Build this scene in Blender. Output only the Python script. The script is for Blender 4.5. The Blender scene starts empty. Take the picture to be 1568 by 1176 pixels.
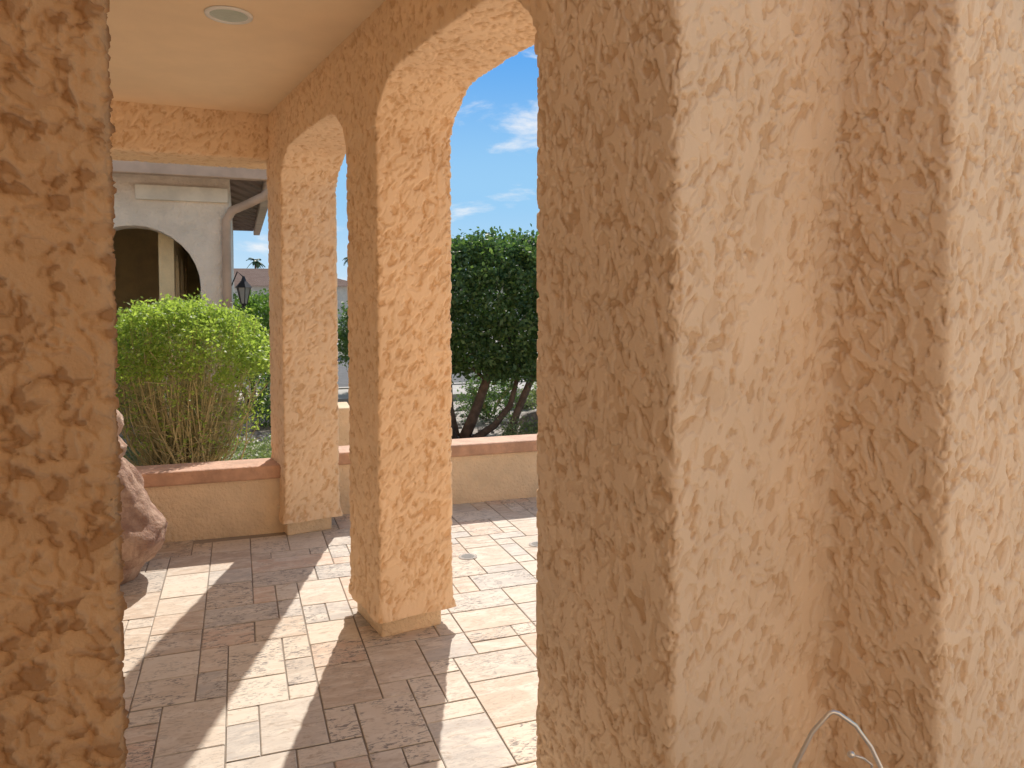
import bpy, bmesh, math, random
import numpy as np
from mathutils import Vector, noise, Matrix
random.seed(7); np.random.seed(7)
scene=bpy.context.scene
R=math.radians
# ---------------------------------------------------------------- helpers
O=Vector((-.583,3.308)); D1=Vector((-.504,.863)); D2=Vector((.863,.504))
def PQ(p,q): 
    v=O+D1*p+D2*q; return (v.x,v.y)
def link(ob,parent=None):
    scene.collection.objects.link(ob)
    if parent: ob.parent=parent
    return ob
def empty(name):
    e=bpy.data.objects.new(name,None); e.empty_display_size=.2
    return link(e)
def mobj(name,verts,faces,mat=None,parent=None,smooth=False):
    me=bpy.data.meshes.new(name); me.from_pydata([tuple(v) for v in verts],[],faces); me.update()
    if mat: me.materials.append(mat)
    if smooth: me.polygons.foreach_set('use_smooth',[True]*len(me.polygons))
    return link(bpy.data.objects.new(name,me),parent)
def prism_data(poly,z0,z1):
    n=len(poly)
    a=sum(poly[i][0]*poly[(i+1)%n][1]-poly[(i+1)%n][0]*poly[i][1] for i in range(n))
    if a<0: poly=poly[::-1]
    v=[(x,y,z0) for x,y in poly]+[(x,y,z1) for x,y in poly]
    f=[list(range(n))[::-1],list(range(n,2*n))]+[[i,(i+1)%n,n+(i+1)%n,n+i] for i in range(n)]
    return v,f
def prism(name,poly,z0,z1,mat,parent=None,bev=0,vox=0,seg=3):
    v,f=prism_data(poly,z0,z1); ob=mobj(name,v,f,mat,parent); mods(ob,bev,vox,seg); return ob
def mods(ob,bev,vox,seg=3):
    if bev:
        m=ob.modifiers.new('b','BEVEL'); m.width=bev; m.segments=seg; m.limit_method='ANGLE'; m.angle_limit=R(25)
    if vox:
        m=ob.modifiers.new('r','REMESH'); m.mode='VOXEL'; m.voxel_size=vox; m.use_smooth_shade=True
def vprism(name,prof,org,du,dn,thick,mat,parent=None,bev=0,vox=0):
    n=len(prof)
    v=[(org[0]+du[0]*s,org[1]+du[1]*s,z) for s,z in prof]+[(org[0]+du[0]*s+dn[0]*thick,org[1]+du[1]*s+dn[1]*thick,z) for s,z in prof]
    f=[list(range(n)),list(range(n,2*n))[::-1]]+[[i,n+i,n+(i+1)%n,(i+1)%n] for i in range(n)]
    ob=mobj(name,v,f,mat,parent)
    bm=bmesh.new(); bm.from_mesh(ob.data); bmesh.ops.recalc_face_normals(bm,faces=bm.faces); bm.to_mesh(ob.data); bm.free()
    mods(ob,bev,vox); return ob
def obox(name,c,du,lx,ly,z0,z1,mat,parent=None,bev=0,vox=0):
    du=Vector(du).normalized(); dn=Vector((-du.y,du.x)); c=Vector(c)
    poly=[tuple(c+du*(a*lx/2)+dn*(b*ly/2)) for a,b in((-1,-1),(1,-1),(1,1),(-1,1))]
    return prism(name,poly,z0,z1,mat,parent,bev,vox,2)
def tube(V,F,pts,rad,n=6):
    pts=[Vector(p) for p in pts]; base=len(V)
    for i,p in enumerate(pts):
        t=(pts[min(i+1,len(pts)-1)]-pts[max(i-1,0)])
        t=t.normalized() if t.length>0 else Vector((0,0,1))
        a=t.cross(Vector((.3,.9,.2)) if abs(t.y)<.9 else Vector((1,0,0))).normalized(); b=t.cross(a)
        r=rad[i] if isinstance(rad,(list,tuple)) else rad
        for k in range(n):
            th=2*math.pi*k/n; V.append(p+a*(r*math.cos(th))+b*(r*math.sin(th)))
    for i in range(len(pts)-1):
        for k in range(n):
            a=base+i*n+k; b=base+i*n+(k+1)%n
            F.append([a,b,b+n,a+n])
    F.append([base+k for k in range(n)][::-1]); F.append([base+(len(pts)-1)*n+k for k in range(n)])
def rock_mesh(V,F,c,r,seed,sub=2,amp=.25,flat=.7):
    bm=bmesh.new(); bmesh.ops.create_icosphere(bm,subdivisions=sub,radius=1)
    b=len(V)
    for v in bm.verts:
        d=v.co.normalized(); k=1+amp*noise.noise(d*1.6+Vector((seed,seed*.7,0)))*2
        V.append((c[0]+d.x*r*k,c[1]+d.y*r*k*.85,c[2]+d.z*r*k*flat))
    for f in bm.faces: F.append([b+v.index for v in f.verts])
    bm.free()
# ---------------------------------------------------------------- numpy gradient noise for trowelled stucco relief
_rs=np.random.RandomState(3); _perm=np.concatenate([_rs.permutation(256)]*3).astype(np.int32)
_g=_rs.normal(size=(256,3)); _g=(_g/np.linalg.norm(_g,axis=1)[:,None]).astype(np.float32)
def pn(P):
    P=P.astype(np.float32); I=np.floor(P).astype(np.int32); f=P-I; I&=255; u=f*f*f*(f*(f*6-15)+10); r=0
    for dx in(0,1):
        wx=u[:,0] if dx else 1-u[:,0]
        for dy in(0,1):
            wy=u[:,1] if dy else 1-u[:,1]
            for dz in(0,1):
                wz=u[:,2] if dz else 1-u[:,2]
                h=_perm[_perm[_perm[(I[:,0]+dx)&255]+((I[:,1]+dy)&255)]+((I[:,2]+dz)&255)]
                g=_g[h]; r=r+wx*wy*wz*(g[:,0]*(f[:,0]-dx)+g[:,1]*(f[:,1]-dy)+g[:,2]*(f[:,2]-dz))
    return r*1.5
def sst(x,a,b): t=np.clip((x-a)/(b-a),0,1); return t*t*(3-2*t)
def relief(P,rot=0.5,st=.62,size=1.0,seed=0.0,rough=0.0):
    """height 0..1 : flat trowelled plateaus cut by ragged pits and creases"""
    c,s=math.cos(rot),math.sin(rot)
    a=P[:,0]*.87+P[:,1]*.5; b=-P[:,0]*.5+P[:,1]*.87; z=P[:,2]
    Q=np.stack([a*c-z*s,b*c-z*s*.6,(a+b)*s*.7+z*c],1)/size; Q[:,2]*=st; Q+=seed*7.3+20
    w=np.stack([pn(Q*15+3),pn(Q*15+31),pn(Q*15+67)],1); Q=Q+w*.016
    n=pn(Q*35)+.5*pn(Q*76+5)+.22*pn(Q*150+9)
    m=pn(Q*25+40)+.5*pn(Q*60+13)
    big=pn(Q*6+70)
    h=.50*sst(n+.14*big,-.23+rough,-.09+rough)+.50*sst(m-.14*big,-.27+rough,-.13+rough)
    cr=np.abs(pn(Q*21+90)+.3*pn(Q*50+8)); h=h-.40*(1-sst(cr,.03,.09))*sst(pn(Q*8+50),-.25,.0)
    h=h+.09*pn(Q*60+77)+.04*pn(Q*190+11)+.14*big
    return h
def finish_relief(ob,amp,keep=None,**kw):
    me=ob.data; n=len(me.vertices); P=np.empty(n*3,np.float32); me.vertices.foreach_get('co',P); P=P.reshape(-1,3).astype(np.float64)
    N=np.empty(n*3,np.float32); me.vertex_normals.foreach_get('vector',N); N=N.reshape(-1,3)
    h=relief(P,**kw); P2=P+N*((h-.75)*amp)[:,None]
    me.vertices.foreach_set('co',P2.astype(np.float32).ravel()); 
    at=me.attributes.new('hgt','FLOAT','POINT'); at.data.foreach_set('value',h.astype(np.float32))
    me.polygons.foreach_set('use_smooth',[True]*len(me.polygons)); me.update()
def bake(ob):
    dg=bpy.context.evaluated_depsgraph_get(); me=bpy.data.meshes.new_from_object(ob.evaluated_get(dg)); ob.modifiers.clear(); ob.data=me
def gridmesh(name,G,closed,mat,parent):
    r,c=G.shape[:2]; me=bpy.data.meshes.new(name); me.vertices.add(r*c); me.vertices.foreach_set('co',G.astype(np.float32).ravel())
    cc=c if closed else c-1
    i,j=np.meshgrid(np.arange(r-1),np.arange(cc),indexing='ij'); j2=(j+1)%c
    q=np.stack([i*c+j,i*c+j2,(i+1)*c+j2,(i+1)*c+j],-1).reshape(-1,4).astype(np.int32); N=len(q)
    me.loops.add(4*N); me.loops.foreach_set('vertex_index',q.ravel()); me.polygons.add(N)
    me.polygons.foreach_set('loop_start',np.arange(0,4*N,4,dtype=np.int32)); me.polygons.foreach_set('loop_total',np.full(N,4,dtype=np.int32))
    me.update(calc_edges=True); me.materials.append(mat); return link(bpy.data.objects.new(name,me),parent)
def round_path(pts,rad,res,closed):
    n=len(pts); out=[]
    for i,p in enumerate(pts):
        p=Vector(p)
        if not closed and i in(0,n-1): out.append(p); continue
        a=Vector(pts[i-1])-p; b=Vector(pts[(i+1)%n])-p; r=min(rad,a.length*.45,b.length*.45)
        A=p+a.normalized()*r; B=p+b.normalized()*r
        for k in range(7):
            t=k/6; out.append(A*(1-t)**2+p*2*t*(1-t)+B*t*t)
    if closed: out.append(out[0])
    P=np.array([(v.x,v.y) for v in out]); L=np.concatenate([[0],np.cumsum(np.linalg.norm(np.diff(P,axis=0),axis=1))])
    m=int(L[-1]/res); t=np.linspace(0,L[-1],m+1); Q=np.stack([np.interp(t,L,P[:,0]),np.interp(t,L,P[:,1])],1)
    return Q[:-1] if closed else Q
def ribbon(name,pts,z0,z1,res,rad,closed,mat,parent,amp,flare=None,**kw):
    Q=round_path(pts,rad,res,closed); nz=int((z1-z0)/res); Z=np.linspace(z0,z1,nz+1)
    G=np.zeros((nz+1,len(Q),3)); G[:,:,0]=Q[None,:,0]; G[:,:,1]=Q[None,:,1]; G[:,:,2]=Z[:,None]
    if flare:
        ctr=Q.mean(0); g=flare*np.clip(1-(Z-z0)/.09,0,1)**1.5
        wob=1+.35*np.sin(np.arange(len(Q))*.11)
        d=Q-ctr; d=d/np.abs(d).max(); G[:,:,:2]+=g[:,None,None]*d[None]*wob[None,:,None]
    ob=gridmesh(name,G,closed,mat,parent); finish_relief(ob,amp,**kw); return ob
# ---------------------------------------------------------------- materials
class NT:
    def __init__(s,name):
        s.m=bpy.data.materials.new(name); s.m.use_nodes=True; s.t=s.m.node_tree; s.n=s.t.nodes
        s.b=s.n['Principled BSDF']; s.out=s.n['Material Output']
    def a(s,typ,**k):
        n=s.n.new(typ)
        for kk,v in k.items(): n.inputs[kk.replace('_',' ')].default_value=v
        return n
    def l(s,a,b): s.t.links.new(a,b)
    def coord(s,scale=(1,1,1),rot=(0,0,0)):
        c=s.a('ShaderNodeTexCoord'); m=s.a('ShaderNodeMapping'); m.inputs['Scale'].default_value=scale; m.inputs['Rotation'].default_value=rot
        s.l(c.outputs['Object'],m.inputs['Vector']); return m.outputs[0]
    def noise(s,vec,scale,detail=3,rough=.5,dist=0):
        n=s.a('ShaderNodeTexNoise',Scale=scale,Detail=detail,Roughness=rough,Distortion=dist); s.l(vec,n.inputs['Vector']); return n.outputs['Fac']
    def mr(s,v,a,b,c=0,d=1,smooth=True):
        n=s.a('ShaderNodeMapRange'); n.interpolation_type='SMOOTHSTEP' if smooth else 'LINEAR'
        n.inputs['From Min'].default_value=a; n.inputs['From Max'].default_value=b; n.inputs['To Min'].default_value=c; n.inputs['To Max'].default_value=d
        s.l(v,n.inputs['Value']); return n.outputs[0]
    def math(s,op,a,b=None,c=None):
        n=s.a('ShaderNodeMath'); n.operation=op
        for i,x in enumerate((a,b,c)):
            if x is None: continue
            if isinstance(x,(int,float)): n.inputs[i].default_value=x
            else: s.l(x,n.inputs[i])
        return n.outputs[0]
    def mix(s,f,a,b,bt='MIX'):
        n=s.a('ShaderNodeMix'); n.data_type='RGBA'; n.blend_type=bt
        for i,x in ((0,f),(6,a),(7,b)):
            if isinstance(x,(int,float)): n.inputs[i].default_value=x
            elif isinstance(x,tuple): n.inputs[i].default_value=(*x,1) if len(x)==3 else x
            else: s.l(x,n.inputs[i])
        return n.outputs[2]
    def bump(s,h,dist=.01,strength=1):
        n=s.a('ShaderNodeBump',Distance=dist,Strength=strength); s.l(h,n.inputs['Height']); s.l(n.outputs[0],s.b.inputs['Normal'])
def stucco(name,col,groove_shade=(.83,.75,.66)):
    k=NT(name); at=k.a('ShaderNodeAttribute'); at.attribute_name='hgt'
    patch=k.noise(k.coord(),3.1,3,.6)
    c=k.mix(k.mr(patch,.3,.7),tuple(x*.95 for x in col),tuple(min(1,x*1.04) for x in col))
    g=k.mix(1.0,c,groove_shade,'MULTIPLY')  # crevice shade painted into the base colour where the relief is low
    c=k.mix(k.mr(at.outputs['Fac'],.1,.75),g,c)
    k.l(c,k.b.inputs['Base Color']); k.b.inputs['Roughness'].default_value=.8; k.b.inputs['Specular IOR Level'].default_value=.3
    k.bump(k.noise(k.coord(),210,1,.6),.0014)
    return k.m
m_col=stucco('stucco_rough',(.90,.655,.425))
m_shaded=stucco('stucco_rough_shaded',(.58,.34,.165),(.66,.56,.46))  # same stucco darkened: the left pillar's shade is put into its colour
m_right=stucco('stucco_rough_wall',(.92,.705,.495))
def simple(name,col,rough=.7,bumpscale=0,bumpd=.002,var=.12,metal=0,vs=4,spec=.5):
    k=NT(name); v=k.coord(); n=k.noise(v,vs,3,.6)
    c=k.mix(k.mr(n,.3,.7),tuple(x*(1-var) for x in col),tuple(min(1,x*(1+var)) for x in col))
    k.l(c,k.b.inputs['Base Color']); k.b.inputs['Roughness'].default_value=rough; k.b.inputs['Metallic'].default_value=metal; k.b.inputs['Specular IOR Level'].default_value=spec
    if bumpscale: k.bump(k.noise(v,bumpscale,2,.6),bumpd)
    return k.m
m_sand=simple('stucco_sand_finish',(.84,.64,.43),.9,45,.014,.08)
m_wing=simple('stucco_wing',(.87,.74,.61),.9,16,.03,.08)
m_wing_in=simple('stucco_wing_inside',(.88,.70,.43),.9,40,.004,.1)
m_ceil=simple('ceiling_paint',(.90,.69,.46),.75,120,.001,.03)
m_cap=simple('terracotta_cap',(.58,.34,.22),.75,35,.006,.18,vs=7)
m_trimc=simple('cream_foam_trim',(.84,.75,.62),.8,50,.002)
m_gut=simple('gutter_paint',(.60,.43,.32),.8,0,spec=.15)
m_black=simple('black_iron',(.02,.02,.022),.45)
m_white=simple('white_plastic',(.8,.79,.76),.4,0,var=.03)
m_lens=simple('frosted_lens',(.55,.6,.56),.25,60,.002,var=.1)
m_silver=simple('silver_wire',(.78,.74,.69),.3,0,metal=.9,var=.05)
m_concrete=simple('concrete',(.46,.43,.39),.9,40,.003)
m_asph=simple('asphalt',(.08,.08,.082),.9,90,.004,.2)
m_bark=simple('bark',(.17,.115,.085),.9,40,.01,.3,vs=12)
m_stem=simple('stem_bark',(.52,.44,.24),.85,0,var=.3,vs=9)
m_glass=simple('dark_window',(.05,.045,.04),.3)
m_drain=simple('drain_metal',(.40,.36,.32),.7)
m_grout=simple('grout',(.34,.29,.24),.95,0)
k=NT('roof_tile'); v=k.coord(); w=k.a('ShaderNodeTexWave',Scale=1.6,Distortion=.3); k.l(v,w.inputs['Vector'])
k.l(k.mix(k.noise(v,1.5,5,.7),(.20,.13,.10),(.38,.28,.23)),k.b.inputs['Base Color']); k.bump(w.outputs['Fac'],.06); k.b.inputs['Roughness'].default_value=1; k.b.inputs['Specular IOR Level'].default_value=0; m_roof=k.m
def stone(name,ca,cb):
    k=NT(name); v=k.coord(); n=k.noise(v,9,5,.65,.5); 
    k.l(k.mix(k.mr(n,.3,.7),ca,cb),k.b.inputs['Base Color']); k.b.inputs['Roughness'].default_value=.9
    k.bump(k.noise(v,26,5,.7),.03); return k.m
m_rockr=stone('red_rock',(.32,.18,.13),(.60,.41,.30))
m_rockb=stone('buff_rock',(.55,.36,.26),(.72,.54,.42))
m_boulder=stone('grey_rock',(.22,.20,.185),(.50,.46,.42))
# travertine
k=NT('travertine'); at=k.a('ShaderNodeAttribute'); at.attribute_name='rnd'; r=at.outputs['Fac']
tc=k.a('ShaderNodeTexCoord'); mp=k.a('ShaderNodeMapping'); mp.inputs['Rotation'].default_value=(0,0,R(-20)); k.l(tc.outputs['Object'],mp.inputs['Vector'])
cb=k.a('ShaderNodeCombineXYZ'); k.l(k.math('MULTIPLY',r,37.0),cb.inputs[2]); ad=k.a('ShaderNodeVectorMath'); ad.operation='ADD'; k.l(mp.outputs[0],ad.inputs[0]); k.l(cb.outputs[0],ad.inputs[1]); v=ad.outputs[0]
st=k.a('ShaderNodeMapping'); st.inputs['Scale'].default_value=(.5,1.3,1); k.l(v,st.inputs['Vector'])
cloud=k.noise(st.outputs[0],13,5,.62,1.0)
c=k.mix(k.mr(r,.0,1.,0,1,False),(.58,.47,.365),(.74,.66,.55))
c=k.mix(k.mr(k.math('FRACT',k.math('MULTIPLY',r,7.3)),.6,.9),c,(.66,.50,.385))
c=k.mix(k.mr(k.math('FRACT',k.math('MULTIPLY',r,3.7)),.65,.9),c,(.54,.50,.45))
c=k.mix(k.mr(cloud,.38,.72,0,.85),c,(.77,.70,.60))
vein=k.mr(k.noise(st.outputs[0],18,4,.7,2.5),.54,.67)
c=k.mix(k.math('MULTIPLY',vein,.65),c,(.46,.36,.265))
gate=k.mr(k.math('FRACT',k.math('MULTIPLY',r,13.7)),.4,.6)
pit=k.math('MULTIPLY',k.mr(k.noise(st.outputs[0],72,3,.7,.8),.51,.59),k.math('MULTIPLY_ADD',gate,.7,.3))
pit=k.math('MULTIPLY',pit,k.mr(k.noise(v,11,2,.6),.40,.54))
c=k.mix(k.math('MULTIPLY',pit,.85),c,(.22,.20,.185))
k.l(c,k.b.inputs['Base Color']); k.b.inputs['Roughness'].default_value=.7; k.b.inputs['Specular IOR Level'].default_value=.2
m_trav=k.m
# gravel
k=NT('gravel'); v=k.coord(); vo=k.a('ShaderNodeTexVoronoi',Scale=28); k.l(v,vo.inputs['Vector'])
bw=k.a('ShaderNodeSeparateColor'); k.l(vo.outputs['Color'],bw.inputs[0])
c=k.mix(bw.outputs[0],(.25,.22,.20),(.54,.50,.46)); c=k.mix(k.mr(k.noise(v,.4,3,.6),.3,.7,0,.5),c,(.46,.40,.34))
k.l(c,k.b.inputs['Base Color']); k.b.inputs['Roughness'].default_value=.95; m_grav=k.m
def leafmat(name,dark,light,trans=.35):
    k=NT(name); at=k.a('ShaderNodeAttribute'); at.attribute_name='rnd'
    c=k.mix(at.outputs['Fac'],dark,light); k.l(c,k.b.inputs['Base Color']); k.b.inputs['Roughness'].default_value=.5
    t=k.a('ShaderNodeBsdfTranslucent'); c2=k.mix(1.0,c,(1.4,1.5,.8),'MULTIPLY'); k.l(c2,t.inputs[0])
    ms=k.a('ShaderNodeMixShader'); ms.inputs[0].default_value=trans; k.l(k.b.outputs[0],ms.inputs[1]); k.l(t.outputs[0],ms.inputs[2]); k.l(ms.outputs[0],k.out.inputs['Surface']); return k.m
m_leaf_bush=leafmat('leaf_bright',(.20,.29,.07),(.46,.56,.15),.5)
m_leaf_tree=leafmat('leaf_dark',(.035,.095,.05),(.17,.26,.08),.38)
m_leaf_mid=leafmat('leaf_mid',(.08,.17,.04),(.20,.32,.07),.4)
m_leaf_pale=leafmat('leaf_pale',(.16,.22,.10),(.32,.38,.18),.3)
# ---------------------------------------------------------------- foliage
def leaves(name,C,size,mat,parent,aspect=.5,up=.2,rnd=None):
    N=len(C); n=np.random.normal(size=(N,3)); n[:,2]+=up; n/=np.linalg.norm(n,axis=1)[:,None]
    a=np.random.normal(size=(N,3)); a-=n*np.sum(a*n,axis=1)[:,None]; a/=np.linalg.norm(a,axis=1)[:,None]; b=np.cross(n,a)
    s=size*np.random.uniform(.6,1.25,size=(N,1))
    P=np.stack([C-a*s*.5, C+b*s*.5*aspect+n*s*.06, C+a*s*.5, C-b*s*.5*aspect+n*s*.06],axis=1).reshape(-1,3)
    me=bpy.data.meshes.new(name); me.vertices.add(4*N); me.vertices.foreach_set('co',P.ravel())
    me.loops.add(4*N); me.loops.foreach_set('vertex_index',np.arange(4*N,dtype=np.int32))
    me.polygons.add(N); me.polygons.foreach_set('loop_start',np.arange(0,4*N,4,dtype=np.int32)); me.polygons.foreach_set('loop_total',np.full(N,4,dtype=np.int32))
    me.update(calc_edges=True); me.validate()
    at=me.attributes.new('rnd','FLOAT','FACE'); at.data.foreach_set('value',(np.random.rand(N) if rnd is None else rnd).astype(np.float32))
    me.materials.append(mat); return link(bpy.data.objects.new(name,me),parent)
def crown(c,rad,nclump,per,spread,zmin=-9,seed=0,power=2.6,amp=.1,shell=.3,fr=1.7):
    out=[];rn=[]
    for i in range(nclump):
        d=Vector(np.random.normal(size=3)).normalized()
        q=(abs(d.x)**power+abs(d.y)**power+abs(d.z)**power)**(-1/power)
        k=1+amp*noise.noise(d*fr*1.5+Vector((seed,0,0)))*2+amp*.6*noise.noise(d*5+Vector((0,seed,3)))
        rr=q*k*(1-abs(random.gauss(0,shell)))
        if rr<.1: continue
        p=Vector((c[0]+d.x*rad[0]*rr,c[1]+d.y*rad[1]*rr,c[2]+d.z*rad[2]*rr))
        if p.z<zmin+.12*noise.noise(Vector((p.x*3,p.y*3,seed))): continue
        m=int(per*random.uniform(.5,1.4)); pts=np.random.normal(size=(m,3))*spread+np.array(p)
        out.append(pts); t=random.random()*.6; rn.append(np.clip(t+np.random.rand(m)*.45,0,1))
    return np.concatenate(out),np.concatenate(rn)
def trunk_tree(e,base,top,forks,seed,r=.07,spread=.7):
    V=[];F=[]; rs=random.Random(seed)
    for i in range(forks):
        a=2*math.pi*i/forks+rs.uniform(-.3,.3); L=spread*rs.uniform(.6,1.1)
        b=Vector(base)+Vector((math.cos(a)*r*.8,math.sin(a)*r*.8,-.05))
        t=Vector((base[0]+math.cos(a)*L,base[1]+math.sin(a)*L,top))
        pts=[b+(t-b)*u+Vector((rs.uniform(-.05,.05),rs.uniform(-.05,.05),0))*(1 if 0<u<1 else 0)+Vector((0,0,.12*math.sin(math.pi*u))) for u in (0,.2,.4,.6,.8,1)]
        tube(V,F,pts,[r*(1-.75*u) for u in (0,.2,.4,.6,.8,1)],8)
        for j in range(4):
            s=pts[2+j%3]; g=Vector((rs.uniform(-1,1),rs.uniform(-1,1),rs.uniform(.4,1.2))).normalized()*rs.uniform(.3,.7)
            tube(V,F,[s,s+g*.5+Vector((0,0,.03)),s+g],[r*.35,r*.22,r*.08],5)
    return mobj('trunk',V,F,m_bark,e,True)
# ================================================================ ground
mobj('ground',[(-400,-200,-.03),(400,-200,-.03),(400,900,-.03),(-400,900,-.03)],[[0,1,2,3]],m_grav)
TA=R(20); tx=Vector((math.cos(TA),math.sin(TA))); ty=Vector((-math.sin(TA),math.cos(TA)))
def T2W(a,b): v=tx*a+ty*b; return v.x,v.y
mobj('patio_base',[(*T2W(a,b),-.005) for a,b in((-6,-4.6),(6,-4.6),(6,5.5),(.4,5.5),(.4,5.22),(-6,5.22))],[[0,1,2,3,4,5]],m_grout)
V=[];F=[];rn=[]; cs=.112
x0,y0=-6.0,-4.6; nx,ny=int(12/cs),int(10.1/cs)
occ=np.zeros((nx,ny),bool)
W_=[((2,2),3),((3,2),4),((2,3),3),((2,1),2),((1,2),1.5),((1,1),1.3),((3,3),1.6),((4,2),1)]
for j in range(ny):
    for i in range(nx):
        if occ[i,j]: continue
        opts=[o for o,_ in sorted(W_,key=lambda t:-random.random()**(1/t[1]))]
        for w,h in opts+[(1,1)]:
            if i+w<=nx and j+h<=ny and not occ[i:i+w,j:j+h].any(): break
        occ[i:i+w,j:j+h]=True
        g=.0024; a0,b0,a1,b1=x0+i*cs+g,y0+j*cs+g,x0+(i+w)*cs-g,y0+(j+h)*cs-g
        if b1>5.5 or ((a0+a1)/2<.4 and b1>5.22): continue
        z=random.uniform(-.0008,.0008); b=len(V); e=.0025
        for q,(A,B,C_,D) in enumerate(((a0,b0,a1,b1),(a0+e,b0+e,a1-e,b1-e))):
            zz=z if q else z-.0025
            jx=[random.uniform(-.0014,.0014) for _ in range(8)]
            V+= [(*T2W(A+jx[0],B+jx[1]),zz),(*T2W(C_+jx[2],B+jx[3]),zz),(*T2W(C_+jx[4],D+jx[5]),zz),(*T2W(A+jx[6],D+jx[7]),zz)]
        F+=[[b+4,b+5,b+6,b+7]]+[[b+m,b+(m+1)%4,b+4+(m+1)%4,b+4+m] for m in range(4)]
        rn+=[random.random()]*5
pav=mobj('travertine_patio',V,F,m_trav)
at=pav.data.attributes.new('rnd','FLOAT','FACE'); at.data.foreach_set('value',np.array(rn,dtype=np.float32))
def drain(x,y):
    e=empty('floor_drain'); V=[];F=[]
    for (r0,r1,z) in ((.0,.045,.004),(.048,.055,.005)):
        b=len(V)
        for k_ in range(24):
            t=2*math.pi*k_/24; V+=[(x+r0*math.cos(t),y+r0*math.sin(t),z),(x+r1*math.cos(t),y+r1*math.sin(t),z)]
        F+=[[b+2*k_,b+2*k_+1,b+(2*k_+3)%48,b+(2*k_+2)%48] for k_ in range(24)]
    mobj('drain_ring',V,F,m_drain,e)
    V=[];F=[]
    for i in range(-3,4):
        w_=.038*math.sqrt(max(0,1-(i/3.6)**2)); b=len(V); V+=[(x-w_,y+i*.011-.0025,.0055),(x+w_,y+i*.011-.0025,.0055),(x+w_,y+i*.011+.0025,.0055),(x-w_,y+i*.011+.0025,.0055)]; F.append([b,b+1,b+2,b+3])
    mobj('drain_slots',V,F,m_black,e)
drain(-.262,4.39); drain(.16,4.62)
# ================================================================ arcade
def column(p0,dp=.42,res=.005,**kw):
    e=empty('stucco_column')
    L=-.02;Q=.34; a=p0-.03; b=p0-.03+dp
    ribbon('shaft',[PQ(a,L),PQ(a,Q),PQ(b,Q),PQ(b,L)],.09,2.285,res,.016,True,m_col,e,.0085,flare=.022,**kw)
    prism('core',[PQ(a+.012,L+.012),PQ(b-.012,L+.012),PQ(b-.012,Q-.012),PQ(a+.012,Q-.012)],.095,2.28,m_col,e)
    prism('plinth',[PQ(p0,.0),PQ(p0+dp-.07,.0),PQ(p0+dp-.07,.295),PQ(p0,.295)],-.004,.13,m_sand,e,.012)
column(0,.42,.0042,seed=1); column(1.727,.38,.006,seed=2)
def opening(a,b):
    w=.165; return [(a,2.275),(a+.03,2.33),(a+w,2.435),(a+.25,2.455),((a+b)/2,2.465),(b-.25,2.455),(b-w,2.435),(b-.03,2.33),(b,2.275)]
prof=[(-1.42,2.9),(-1.42,2.2)]+[( -1.32,2.2)]+opening(-1.32,-.03)+[(-.03,2.262),(.39,2.262)]+opening(.39,1.697)+[(1.697,2.262),(2.077,2.262),(2.077,2.9)]
pr=[]
for q in prof:
    if not pr or (abs(pr[-1][0]-q[0])+abs(pr[-1][1]-q[1]))>.004: pr.append(q)
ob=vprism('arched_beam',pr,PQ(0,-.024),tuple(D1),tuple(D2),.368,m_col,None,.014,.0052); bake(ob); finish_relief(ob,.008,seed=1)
e=empty('stucco_corner_wall')
vis=[PQ(*t) for t in((-1.36,.36),(-1.32,.34),(-1.32,-.02),(-1.906,-.02),(-1.906,.512),(-2.204,.512),(-2.204,1.5))]
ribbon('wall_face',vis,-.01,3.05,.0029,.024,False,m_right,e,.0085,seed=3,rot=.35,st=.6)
prism('wall_core',[PQ(*t) for t in((-1.335,-.004),(-1.89,-.004),(-1.89,.53),(-2.188,.53),(-2.188,1.49),(-1.8,1.49),(-1.335,.335))],-.01,3.045,m_right,e)
e=empty('stucco_pillar')
ribbon('pillar_face',[PQ(*t) for t in((-1.6,-1.118),(-1.96,-1.118),(-1.96,-1.6))],-.01,2.745,.0026,.022,False,m_shaded,e,.0095,seed=5,rot=-.25,st=1.0,size=.9,rough=.03)
prism('pillar_core',[PQ(*t) for t in((-1.945,-1.133),(-1.945,-1.6),(-1.6,-1.6),(-1.6,-1.133))],-.01,2.74,m_shaded,e)
wv=Vector((-math.cos(R(22)),-math.sin(R(22)))); wn=Vector((wv.y,-wv.x))
if wn.y<0: wn=-wn
W=Vector(PQ(2.0,0.0))
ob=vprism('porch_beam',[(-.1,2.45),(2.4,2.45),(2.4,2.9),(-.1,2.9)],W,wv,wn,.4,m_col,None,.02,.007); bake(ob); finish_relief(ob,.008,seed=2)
prism('porch_ceiling',[PQ(-1.9,.1),PQ(2.2,.1),tuple(W+wv*3.15+wn*.3),PQ(-3.6,-3.2),PQ(-3.6,-1.0),PQ(-1.9,-1.0)],2.75,3.02,m_ceil)  # rear left part is an added unseen extension that shades the pillar
prism('house_wall',[PQ(-1.5,-2.3),PQ(2.5,-2.3),PQ(2.5,-2.6),PQ(-1.5,-2.6)],-.02,2.748,m_sand)
prism('shade_side_wall',[PQ(-1.9,-1.62),PQ(-1.9,-2.0),PQ(-5,-2.0),PQ(-5,-1.62)],-.02,2.748,m_sand)  # unseen wall added to block light from the left pillar
e=empty('fill_house')
fy=-3.0
prism('fill_facade',[(-6,fy),(7,fy),(7,fy-.3),(-6,fy-.3)],-.03,3.6,m_sand,e)  # unseen house front, window and door added to bounce warm sunlight forward
prism('window',[(1.9,fy+.02),(2.8,fy+.02),(2.8,fy+.001),(1.9,fy+.001)],1.0,2.2,m_glass,e)
prism('door',[(-1.8,fy+.04),(-.9,fy+.04),(-.9,fy+.001),(-1.8,fy+.001)],0,2.1,m_bark,e)
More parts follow.
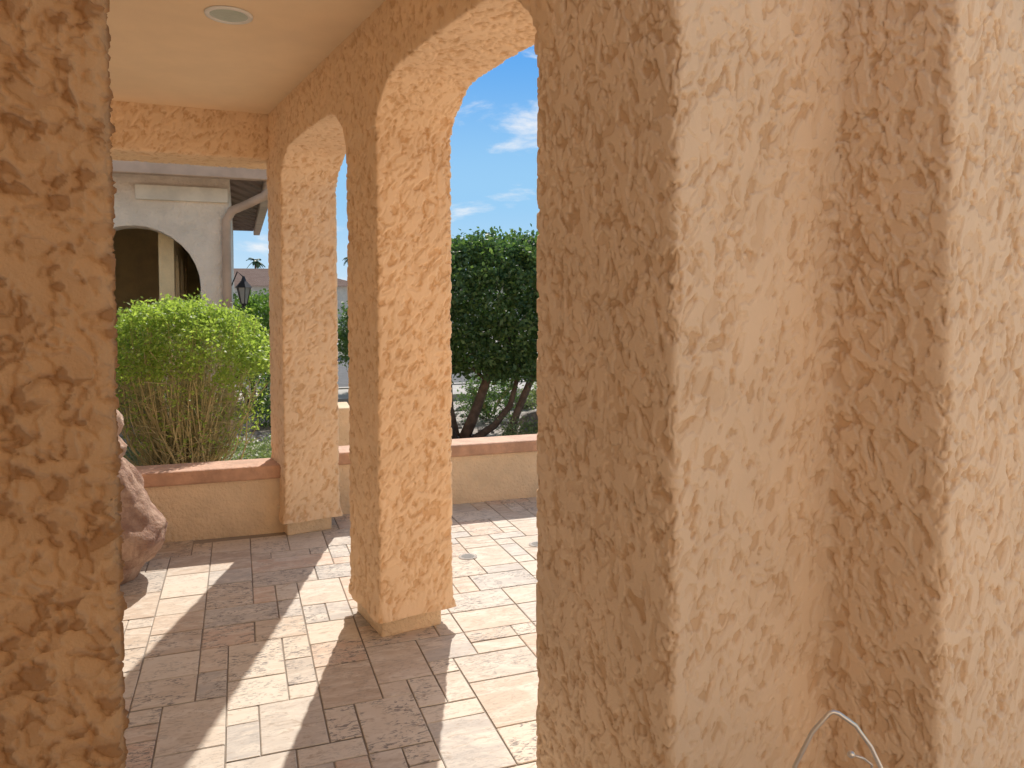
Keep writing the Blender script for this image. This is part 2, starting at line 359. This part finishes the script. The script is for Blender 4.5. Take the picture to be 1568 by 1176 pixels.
# recessed light
e=empty('recessed_ceiling_light'); lx,ly=-1.225,3.307
V=[];F=[];prof2=[(.10,2.748),(.098,2.742),(.082,2.740),(.078,2.746)]
for r_,z in prof2:
    for k_ in range(40): V.append((lx+r_*math.cos(k_*math.pi/20),ly+r_*math.sin(k_*math.pi/20),z))
for a in range(3):
    for k_ in range(40): F.append([a*40+k_,a*40+(k_+1)%40,a*40+40+(k_+1)%40,a*40+40+k_])
mobj('trim_ring',V,F,m_white,e,True)
mobj('lens',[(lx+.079*math.cos(k_*math.pi/20),ly+.079*math.sin(k_*math.pi/20),2.7455) for k_ in range(40)],[list(range(40))[::-1]],m_lens,e)
# ================================================================ low walls
def lowwall(a,b,name='low_wall'):
    a=Vector(a);b=Vector(b);d=(b-a).normalized();n=Vector((-d.y,d.x))
    if n.y<0:n=-n
    e=empty(name); L=(b-a).length; c=(a+b)/2+n*.1
    obox('wall_body',c,d,L,.2,-.03,.362,m_sand,e)
    obox('wall_cap',c,d,L+.02,.27,.36,.45,m_cap,e,.014)
lowwall((-4.6,3.83),(-1.50,4.89))
lowwall((-1.36,5.232),(2.6,6.63))
obox('stucco_pilaster',(-1.62,6.45),(1,.3),.42,.42,-.03,.62,m_sand,None,.01)
# ================================================================ wing building
fd=Vector((math.cos(TA),math.sin(TA))); fn=Vector((-fd.y,fd.x)); E0=Vector((-3.16,8.475))
e=empty('fill_house')
ac,ar,zs=-.98,.66,1.68
pr=[(-6,-.03),(ac-ar,-.03),(ac-ar,zs)]+[(ac-ar*math.cos(t*math.pi/16),zs+ar*math.sin(t*math.pi/16)) for t in range(1,16)]+[(ac+ar,zs),(ac+ar,-.03),(0,-.03),(0,2.92),(-6,2.92)]
vprism('front_wall',pr,E0,fd,fn,.32,m_wing,e,.015)
def fp(s,n_): v=E0+fd*s+fn*n_; return (v.x,v.y)
prism('end_wall',[fp(-.30,.322),fp(0,.322),fp(0,6),fp(-.3,6)],-.03,2.92,m_wing,e)
prism('inside_ceiling',[fp(-6,.33),fp(-.31,.33),fp(-.31,3.4),fp(-6,3.4)],2.6,2.7,m_wing_in,e)
prism('inside_side',[fp(-3.2,.33),fp(-3.0,.33),fp(-3.0,3.39),fp(-3.2,3.39)],-.03,2.6,m_wing_in,e)
def arc(c,r,z): return [(c-r,-.02),(c-r,z)]+[(c-r*math.cos(t*math.pi/10),z+r*1.3*math.sin(t*math.pi/10)) for t in range(1,10)]+[(c+r,z),(c+r,-.02)]
vprism('inner_arcade',[(.45,-.02)]+arc(.95,.3,1.7)+arc(1.75,.3,1.7)+arc(2.5,.25,1.7)+[(3.0,-.02),(3.0,2.6),(.45,2.6)],fp(-.62,0),fn,-fd,.16,m_wing_in,e)
prism('back_wall',[fp(-6,2.9),fp(-.31,2.9),fp(-.31,3.0),fp(-6,3.0)],-.02,2.6,m_wing_in,e)
prism('porch_floor',[fp(-6,-.05),fp(0,-.05),fp(0,2.9),fp(-6,2.9)],-.02,.02,m_concrete,e)
V=[(*fp(-6,-.42),2.95),(*fp(.36,-.42),2.95),(*fp(.36,6.4),2.95),(*fp(-6,6.4),2.95),(*fp(-6,3),3.75),(*fp(-3,3),3.75)]
V+=[(x,y,2.90) for x,y,z in V[:4]]
mobj('tile_roof',V,[[0,1,5,4],[1,2,5],[2,3,4,5],[6,9,8,7],[0,6,7,1],[1,7,8,2],[2,8,9,3]],m_roof,e)
prism('gutter',[fp(-6,-.55),fp(.48,-.55),fp(.48,-.425),fp(-6,-.425)],2.82,2.97,m_gut,e,.012)
prism('side_gutter',[fp(.365,-.42),fp(.48,-.42),fp(.48,6.4),fp(.365,6.4)],2.82,2.97,m_gut,e,.012)
prism('foam_trim',[fp(-.95,-.07),fp(-.02,-.07),fp(-.02,-.003),fp(-.95,-.003)],2.62,2.78,m_trimc,e,.01)
V=[];F=[]
def f3(s,n_,z): a=fp(s,n_); return (a[0],a[1],z)
tube(V,F,[f3(.42,-.49,2.83),f3(.42,-.48,2.74),f3(.36,-.42,2.67),f3(.2,-.25,2.6),f3(.02,-.1,2.53),f3(-.04,-.06,2.42),f3(-.045,-.055,2.2),f3(-.045,-.055,.02)],.048,12)
mobj('downspout',V,F,m_gut,e,True)
# wall lantern
e=empty('wall_lantern')
lc=Vector(fp(.13,.02)); z=1.5
def ring(r,zz,n=6): return [(lc.x+r*math.cos(2*math.pi*i/n),lc.y+r*math.sin(2*math.pi*i/n),zz) for i in range(n)]
V=ring(.035,z)+ring(.075,z+.18); F=[[i,(i+1)%6,6+(i+1)%6,6+i] for i in range(6)]
mobj('glass',V,F,simple('lantern_glass',(.35,.35,.33),.2),e)
V=ring(.1,z+.18)+ring(.03,z+.26)+ring(.012,z+.31); F=[[i,(i+1)%6,6+(i+1)%6,6+i] for i in range(6)]+[[6+i,6+(i+1)%6,12+(i+1)%6,12+i] for i in range(6)]+[[5,4,3,2,1,0]]
mobj('cap',V,F,m_black,e)
V=[];F=[]
for i in range(6):
    a=ring(.037,z)[i];b=ring(.078,z+.18)[i]; tube(V,F,[a,b],.006,4)
tube(V,F,[(lc.x,lc.y,z-.05),(lc.x,lc.y,z)],[.012,.035],6)
w=fp(0,.02); tube(V,F,[(lc.x,lc.y,z-.03),((lc.x+w[0])/2,(lc.y+w[1])/2,z-.07),(w[0],w[1],z+.02)],.01,6)
tube(V,F,[(lc.x,lc.y,z+.3),((lc.x+w[0])/2,(lc.y+w[1])/2,z+.36),(w[0],w[1],z+.2)],.008,6)
mobj('frame',V,F,m_black,e)
# ================================================================ sculpture
e=empty('stone_sculpture')
def lathe(name,cx,cy,prof,mat,seed,ell=.8,amp=.07):
    V=[];F=[];n=64
    P=[];
    for i in range(len(prof)-1):
        for u in range(6):
            t=u/6; P.append((prof[i][0]*(1-t)+prof[i+1][0]*t,prof[i][1]*(1-t)+prof[i+1][1]*t))
    P.append(prof[-1])
    for r_,z_ in P:
        for k_ in range(n):
            th=2*math.pi*k_/n; q=Vector((math.cos(th)*1.3,math.sin(th)*1.3,z_*4+seed))
            rr=r_*(1+amp*2*noise.noise(q)+amp*noise.noise(q*3)+amp*.5*noise.noise(q*8))
            V.append((cx+rr*math.cos(th),cy+rr*math.sin(th)*ell,z_+.02*noise.noise(q*2)))
    m=len(P)
    for a in range(m-1):
        for k_ in range(n): F.append([a*n+k_,a*n+(k_+1)%n,(a+1)*n+(k_+1)%n,(a+1)*n+k_])
    F.append(list(range((m-1)*n,m*n))); F.append(list(range(n))[::-1])
    mobj(name,V,F,mat,e,True)
lathe('base_rock',-2.36,4.05,[(.3,-.01),(.33,.05),(.34,.10),(.3,.14)],m_rockr,1)
lathe('body_rock',-2.34,4.05,[(.26,.06),(.33,.10),(.40,.17),(.435,.22),(.44,.29),(.38,.38),(.33,.48),(.28,.57),(.22,.64),(.1,.67)],m_rockr,4)
lathe('upper_figure',-2.32,4.03,[(.14,.6),(.20,.66),(.21,.72),(.17,.78),(.20,.84),(.19,.9),(.14,.95),(.06,.98)],m_rockb,9)
# ================================================================ wire stand
e=empty('wire_plant_stand'); V=[];F=[]
A=[(.455,0),(.452,.3),(.458,.55),(.468,.65),(.484,.712),(.512,.77),(.54,.803),(.547,.806),(.556,.803),(.585,.782),(.612,.745),(.634,.70),(.648,.64),(.655,.5),(.658,.3),(.66,0)]
yy=1.25
tube(V,F,[(x,yy,z) for x,z in A],.0038,8)
for sx in (.47,.64): tube(V,F,[(sx,yy+.2,0),(sx,yy+.2,.5)],.0038,8)
for z_ in (.2,.5):
    tube(V,F,[(.555+.11*math.cos(t*math.pi/12),yy+.11+.11*math.sin(t*math.pi/12),z_) for t in range(25)],.003,6)
    for i in range(5): tube(V,F,[(.47+.042*i,yy,z_),(.47+.042*i,yy+.22,z_)],.002,5)
tube(V,F,[(.579,yy,.731),(.60,yy+.0,.724),(.625,yy+.02,.70),(.645,yy+.08,.6),(.645,yy+.2,.5)],.0022,6)
mobj('wire_frame',V,F,m_silver,e,True)
V=[];F=[];rock_mesh(V,F,(.579,yy,.731),.0065,1,2,0,1); mobj('ball_finial',V,F,m_silver,e,True)
# ================================================================ vegetation
e=empty('rounded_bush'); bc=(-2.64,6.0,.88)
C,rn=crown(bc,(.66,.62,.60),1500,27,.036,zmin=.95,seed=3,power=2.5,amp=.05,shell=.08)
C2,rn2=crown(bc,(.66,.6,.62),380,12,.045,zmin=.3,seed=5,power=2.4,amp=.08,shell=.18)
C=np.concatenate([C,C2]); rn=np.concatenate([rn,rn2*.8])
leaves('leaves',C,.037,m_leaf_bush,e,.5,.3,rn)
V=[];F=[]
for i in range(320):
    a=random.uniform(0,2*math.pi); rr=math.sqrt(random.random())*.60; b=Vector((bc[0]+random.gauss(0,.11),bc[1]+random.gauss(0,.08),-.03))
    t=Vector((bc[0]+rr*math.cos(a),bc[1]+rr*math.sin(a)*.95,random.uniform(.8,1.4)))
    pts=[b.lerp(t,u)+Vector((math.cos(a)*.10*math.sin(u*math.pi),math.sin(a)*.10*math.sin(u*math.pi),0))+Vector((random.gauss(0,.012),random.gauss(0,.012),0)) for u in(0,.2,.4,.6,.8,1)]
    r0=random.uniform(.004,.010); tube(V,F,pts,[r0,r0*.9,r0*.75,r0*.6,r0*.45,r0*.25],4)
    for j in range(4):
        s=pts[random.randint(1,4)]; g=Vector((random.gauss(0,1),random.gauss(0,1),random.uniform(.2,1.4))).normalized()*random.uniform(.1,.3)
        tube(V,F,[s,s+g*.6,s+g],[r0*.5,r0*.4,r0*.2],3)
mobj('stems',V,F,m_stem,e)
def tree(name,c,rad,ncl,per,spread,zmin,mat,size,seed,base,forks=3,amp=.05,shell=.16,r=.07,top=None,power=2.7):
    e=empty(name)
    C,rn=crown(c,rad,ncl,per,spread,zmin=zmin,seed=seed,power=power,amp=amp,shell=shell)
    leaves('leaves',C,size,mat,e,.55,.3,rn)
    trunk_tree(e,base,c[2] if top is None else top,forks,seed,r,rad[0]*.6)
    return e
ft=tree('clipped_ficus_tree',(-.18,8.9,1.40),(1.55,1.0,.87),3500,24,.055,.70,m_leaf_tree,.062,11,(-.62,8.5,-.03),3,amp=.06,shell=.12,power=2.1)
V=[];F=[]
tube(V,F,[(-.05,8.4,-.05),(.05,8.45,.25),(.2,8.5,.6),(.4,8.6,1.1)],[.05,.045,.04,.02],8)
tube(V,F,[(-.45,8.45,-.05),(-.2,8.45,.12),(-.02,8.45,.35),(.1,8.5,.8)],[.045,.04,.035,.02],8)
mobj('leaning_trunk',V,F,m_bark,ft,True)
tree('clipped_ficus_tree',(3.6,10.2,1.6),(1.6,1.1,1.1),900,22,.08,.5,m_leaf_tree,.085,17,(3.6,10.0,-.03),3)
tree('shade_tree',(-3.75,10.9,1.0),(.78,.8,.60),800,22,.06,.4,m_leaf_mid,.06,23,(-3.7,10.7,-.03),3,r=.04)
tree('shade_tree',(-2.2,12.2,.95),(.6,.6,.6),450,22,.06,.3,m_leaf_tree,.06,29,(-2.2,12.1,-.03),2,r=.04)
def shrub(name,c,rad,ncl,mat,size,seed):
    e=empty(name); C,rn=crown(c,rad,ncl,18,.05,zmin=-.02,seed=seed,amp=.15,shell=.3); leaves('leaves',C,size,mat,e,.4,.4,rn)
    V=[];F=[]
    for i in range(14):
        a=random.uniform(0,6.28); tube(V,F,[(c[0],c[1],-.03),(c[0]+math.cos(a)*rad[0]*.4,c[1]+math.sin(a)*rad[1]*.4,c[2]),(c[0]+math.cos(a)*rad[0]*.8,c[1]+math.sin(a)*rad[1]*.8,c[2]+rad[2]*.5)],[.01,.007,.003],4)
    mobj('stems',V,F,m_stem,e)
shrub('desert_shrub',(-.30,9.9,.25),(.42,.35,.32),200,m_leaf_tree,.05,2)
shrub('desert_shrub',(.55,10.6,.18),(.4,.3,.25),160,m_leaf_pale,.05,4)
shrub('desert_shrub',(.25,8.0,.08),(.35,.25,.14),120,m_leaf_pale,.04,6)
shrub('desert_shrub',(-2.75,9.2,.3),(.4,.35,.38),220,m_leaf_tree,.05,8)
N=9000; C=np.zeros((N,3)); C[:,0]=np.random.uniform(-3.9,-1.75,N); C[:,1]=np.random.uniform(6.4,8.0,N); C[:,2]=np.abs(np.random.normal(0,.05,N))
leaves('groundcover',C,.045,m_leaf_pale,None,.35,.8)
Cs=[];Rs=[]
for i in range(44):
    x=random.uniform(-60,70); y=random.uniform(55,80); s=random.uniform(1.0,1.9)
    a,b=crown((x,y,s*.8),(s*1.5,s*1.3,s),60,14,.28,zmin=0,seed=x,amp=.2,shell=.3); Cs.append(a);Rs.append(b)
leaves('distant_trees',np.concatenate(Cs),.38,m_leaf_mid,None,.6,.3,np.concatenate(Rs))
def palm(x,y,h):
    e=empty('palm_tree'); V=[];F=[]; tube(V,F,[(x,y,-.03),(x+.1,y,h*.5),(x,y,h)],[.22,.17,.15],8); mobj('trunk',V,F,m_bark,e,True)
    V=[];F=[]
    for i in range(26):
        a=random.uniform(0,6.28); el=random.uniform(-.5,1.2); L=random.uniform(1.1,1.6)
        for s in range(7):
            t=s/6; rr=L*t*math.cos(el*.7); z_=h+L*t*math.sin(el)-.9*t*t; w_=.28*math.sin(math.pi*min(1,t+.12))
            px,py=x+rr*math.cos(a),y+rr*math.sin(a); q=(-math.sin(a)*w_,math.cos(a)*w_); b=len(V)
            V+=[(px+q[0],py+q[1],z_-.12),(px,py,z_),(px-q[0],py-q[1],z_-.12)]
            if s: F+=[[b-3,b-2,b+1,b],[b-2,b-1,b+2,b+1]]
    mobj('fronds',V,F,simple('palm_leaf',(.06,.11,.04),.6),e)
palm(-40.2,118,8.2); palm(-30,140,10)
for i,(x,y,s) in enumerate([(-.15,7.4,.12),(.32,9.2,.2),(.1,11.0,.22),(-1.0,7.3,.14),(.65,8.6,.17),(-2.0,8.0,.2),(1.6,8.4,.25),(-3.2,7.4,.16)]):
    V=[];F=[]; rock_mesh(V,F,(x,y,s*.3),s,i*3.3,3,.3,.65); mobj('boulder',V,F,m_boulder,None,True)
V=[];F=[]
for i in range(1800):
    x=random.uniform(-4,3.5); y=random.uniform(6.2,11.2)
    if y<6.3+.35*x+ .3: continue
    rock_mesh(V,F,(x,y,-.02),random.uniform(.015,.045),i*.37,1,.3,.7)
mobj('gravel_stones',V,F,m_boulder)
def strip(name,n0,n1,z,mat,z0=None):
    P=[T2W(-60,n0),T2W(80,n0),T2W(80,n1),T2W(-60,n1)]
    if z0 is None: mobj(name,[(*p,z) for p in P],[[0,1,2,3]],mat)
    else: prism(name,P,z0,z,mat)
strip('sidewalk',11.4,12.7,.07,m_concrete,-.04); strip('kerb',12.72,12.88,.09,m_concrete,-.04); strip('road',12.89,20.5,-.024,m_asph); strip('kerb',20.51,20.67,.09,m_concrete,-.04)
def dhouse(x,y,w,d,h,rot):
    e=empty('stucco_tile_roof_house'); du=Vector((math.cos(rot),math.sin(rot))); dn=Vector((-du.y,du.x)); c=Vector((x,y))
    obox('walls',c,du,w,d,-.03,h,m_wing,e)
    def P(a,b,z): v=c+du*a+dn*b; return (v.x,v.y,z)
    a,b=w/2+.5,d/2+.5; g=w/2-d/2
    V=[P(-a,-b,h),P(a,-b,h),P(a,b,h),P(-a,b,h),P(-g,0,h+1.4),P(g,0,h+1.4)]
    mobj('roof',V,[[0,1,5,4],[1,2,5],[2,3,4,5],[3,0,4],[3,2,1,0]],m_roof,e)
    for s in (-.33,-.1,.3):
        cc=c+du*(s*w)-dn*(d/2+.01); obox('window',cc,du,1.3,.06,1.0,2.1,m_glass,e); obox('window_surround',cc+dn*.02,du,1.6,.06,.85,2.25,m_trimc,e)
    obox('door',c+du*(.1*w)-dn*(d/2+.01),du,1.0,.06,0,2.1,m_bark,e)
dhouse(-19,56,16,10,2.7,R(8)); dhouse(3,55,15,10,2.7,R(-5)); dhouse(23,56,16,10,2.7,R(10)); dhouse(-40,58,16,10,2.7,R(0))
# ================================================================ light & world
el,az=R(41),R(-2.2)
S=Vector((math.sin(az)*math.cos(el),math.cos(az)*math.cos(el),math.sin(el)))
ld=bpy.data.lights.new('sun','SUN'); ld.energy=4.8; ld.angle=R(.6); ld.color=(1,.93,.84)
lo=bpy.data.objects.new('sun',ld); lo.rotation_euler=S.to_track_quat('Z','Y').to_euler(); lo.location=(0,0,20); link(lo)
wd=bpy.data.worlds.new('World'); scene.world=wd; wd.use_nodes=True; t=wd.node_tree; bg=t.nodes['Background']
SK=.15
sky=t.nodes.new('ShaderNodeTexSky'); sky.sky_type='NISHITA'; sky.sun_disc=False; sky.sun_elevation=el; sky.sun_rotation=az; sky.air_density=1.0; sky.dust_density=1.5; sky.ozone_density=.8
tc=t.nodes.new('ShaderNodeTexCoord'); sp=t.nodes.new('ShaderNodeSeparateXYZ'); t.links.new(tc.outputs['Generated'],sp.inputs[0])
gr=t.nodes.new('ShaderNodeValToRGB'); t.links.new(sp.outputs[2],gr.inputs[0]); cr=gr.color_ramp; cr.interpolation='EASE'
def sc(c): return (c[0]/SK,c[1]/SK,c[2]/SK,1)
cr.elements[0].position=0; cr.elements[0].color=sc((.60,.79,.94))
cr.elements[1].position=.34; cr.elements[1].color=sc((.12,.40,.88))
n_=cr.elements.new(.14); n_.color=sc((.33,.62,.92))
n_=cr.elements.new(.43); n_.color=sc((.13,.41,.88))
n_=cr.elements.new(.56); n_.color=sc((3.2,3.0,2.9))
mn=t.nodes.new('ShaderNodeVectorMath'); mn.operation='MINIMUM'; t.links.new(sky.outputs[0],mn.inputs[0]); t.links.new(gr.outputs[0],mn.inputs[1])
mp=t.nodes.new('ShaderNodeMapping'); mp.inputs['Scale'].default_value=(1,1,2.8); mp.inputs['Location'].default_value=(.35,.1,.2); t.links.new(tc.outputs['Generated'],mp.inputs[0])
nz=t.nodes.new('ShaderNodeTexNoise'); nz.inputs['Scale'].default_value=5.5; nz.inputs['Detail'].default_value=7; nz.inputs['Roughness'].default_value=.6; nz.inputs['Distortion'].default_value=.3; t.links.new(mp.outputs[0],nz.inputs['Vector'])
mr=t.nodes.new('ShaderNodeMapRange'); mr.interpolation_type='SMOOTHSTEP'; mr.inputs['From Min'].default_value=.53; mr.inputs['From Max'].default_value=.70; mr.inputs['To Max'].default_value=.9; t.links.new(nz.outputs['Fac'],mr.inputs['Value'])
mx=t.nodes.new('ShaderNodeMix'); mx.data_type='RGBA'; mx.inputs[7].default_value=(.97/SK,.96/SK,.96/SK,1); t.links.new(mr.outputs[0],mx.inputs[0]); t.links.new(mn.outputs[0],mx.inputs[6]); t.links.new(mx.outputs[2],bg.inputs['Color']); bg.inputs['Strength'].default_value=SK
# ================================================================ camera
cd=bpy.data.cameras.new('cam'); cd.sensor_width=36; cd.lens=1150/1568*36; cd.shift_y=-73/1568; cd.clip_end=2000; cd.clip_start=.02
co=bpy.data.objects.new('camera',cd); co.location=(0,0,1.5); co.rotation_euler=(R(87.5),0,0); link(co); scene.camera=co
scene.view_settings.view_transform='Standard'; scene.view_settings.look='None'; scene.view_settings.exposure=0
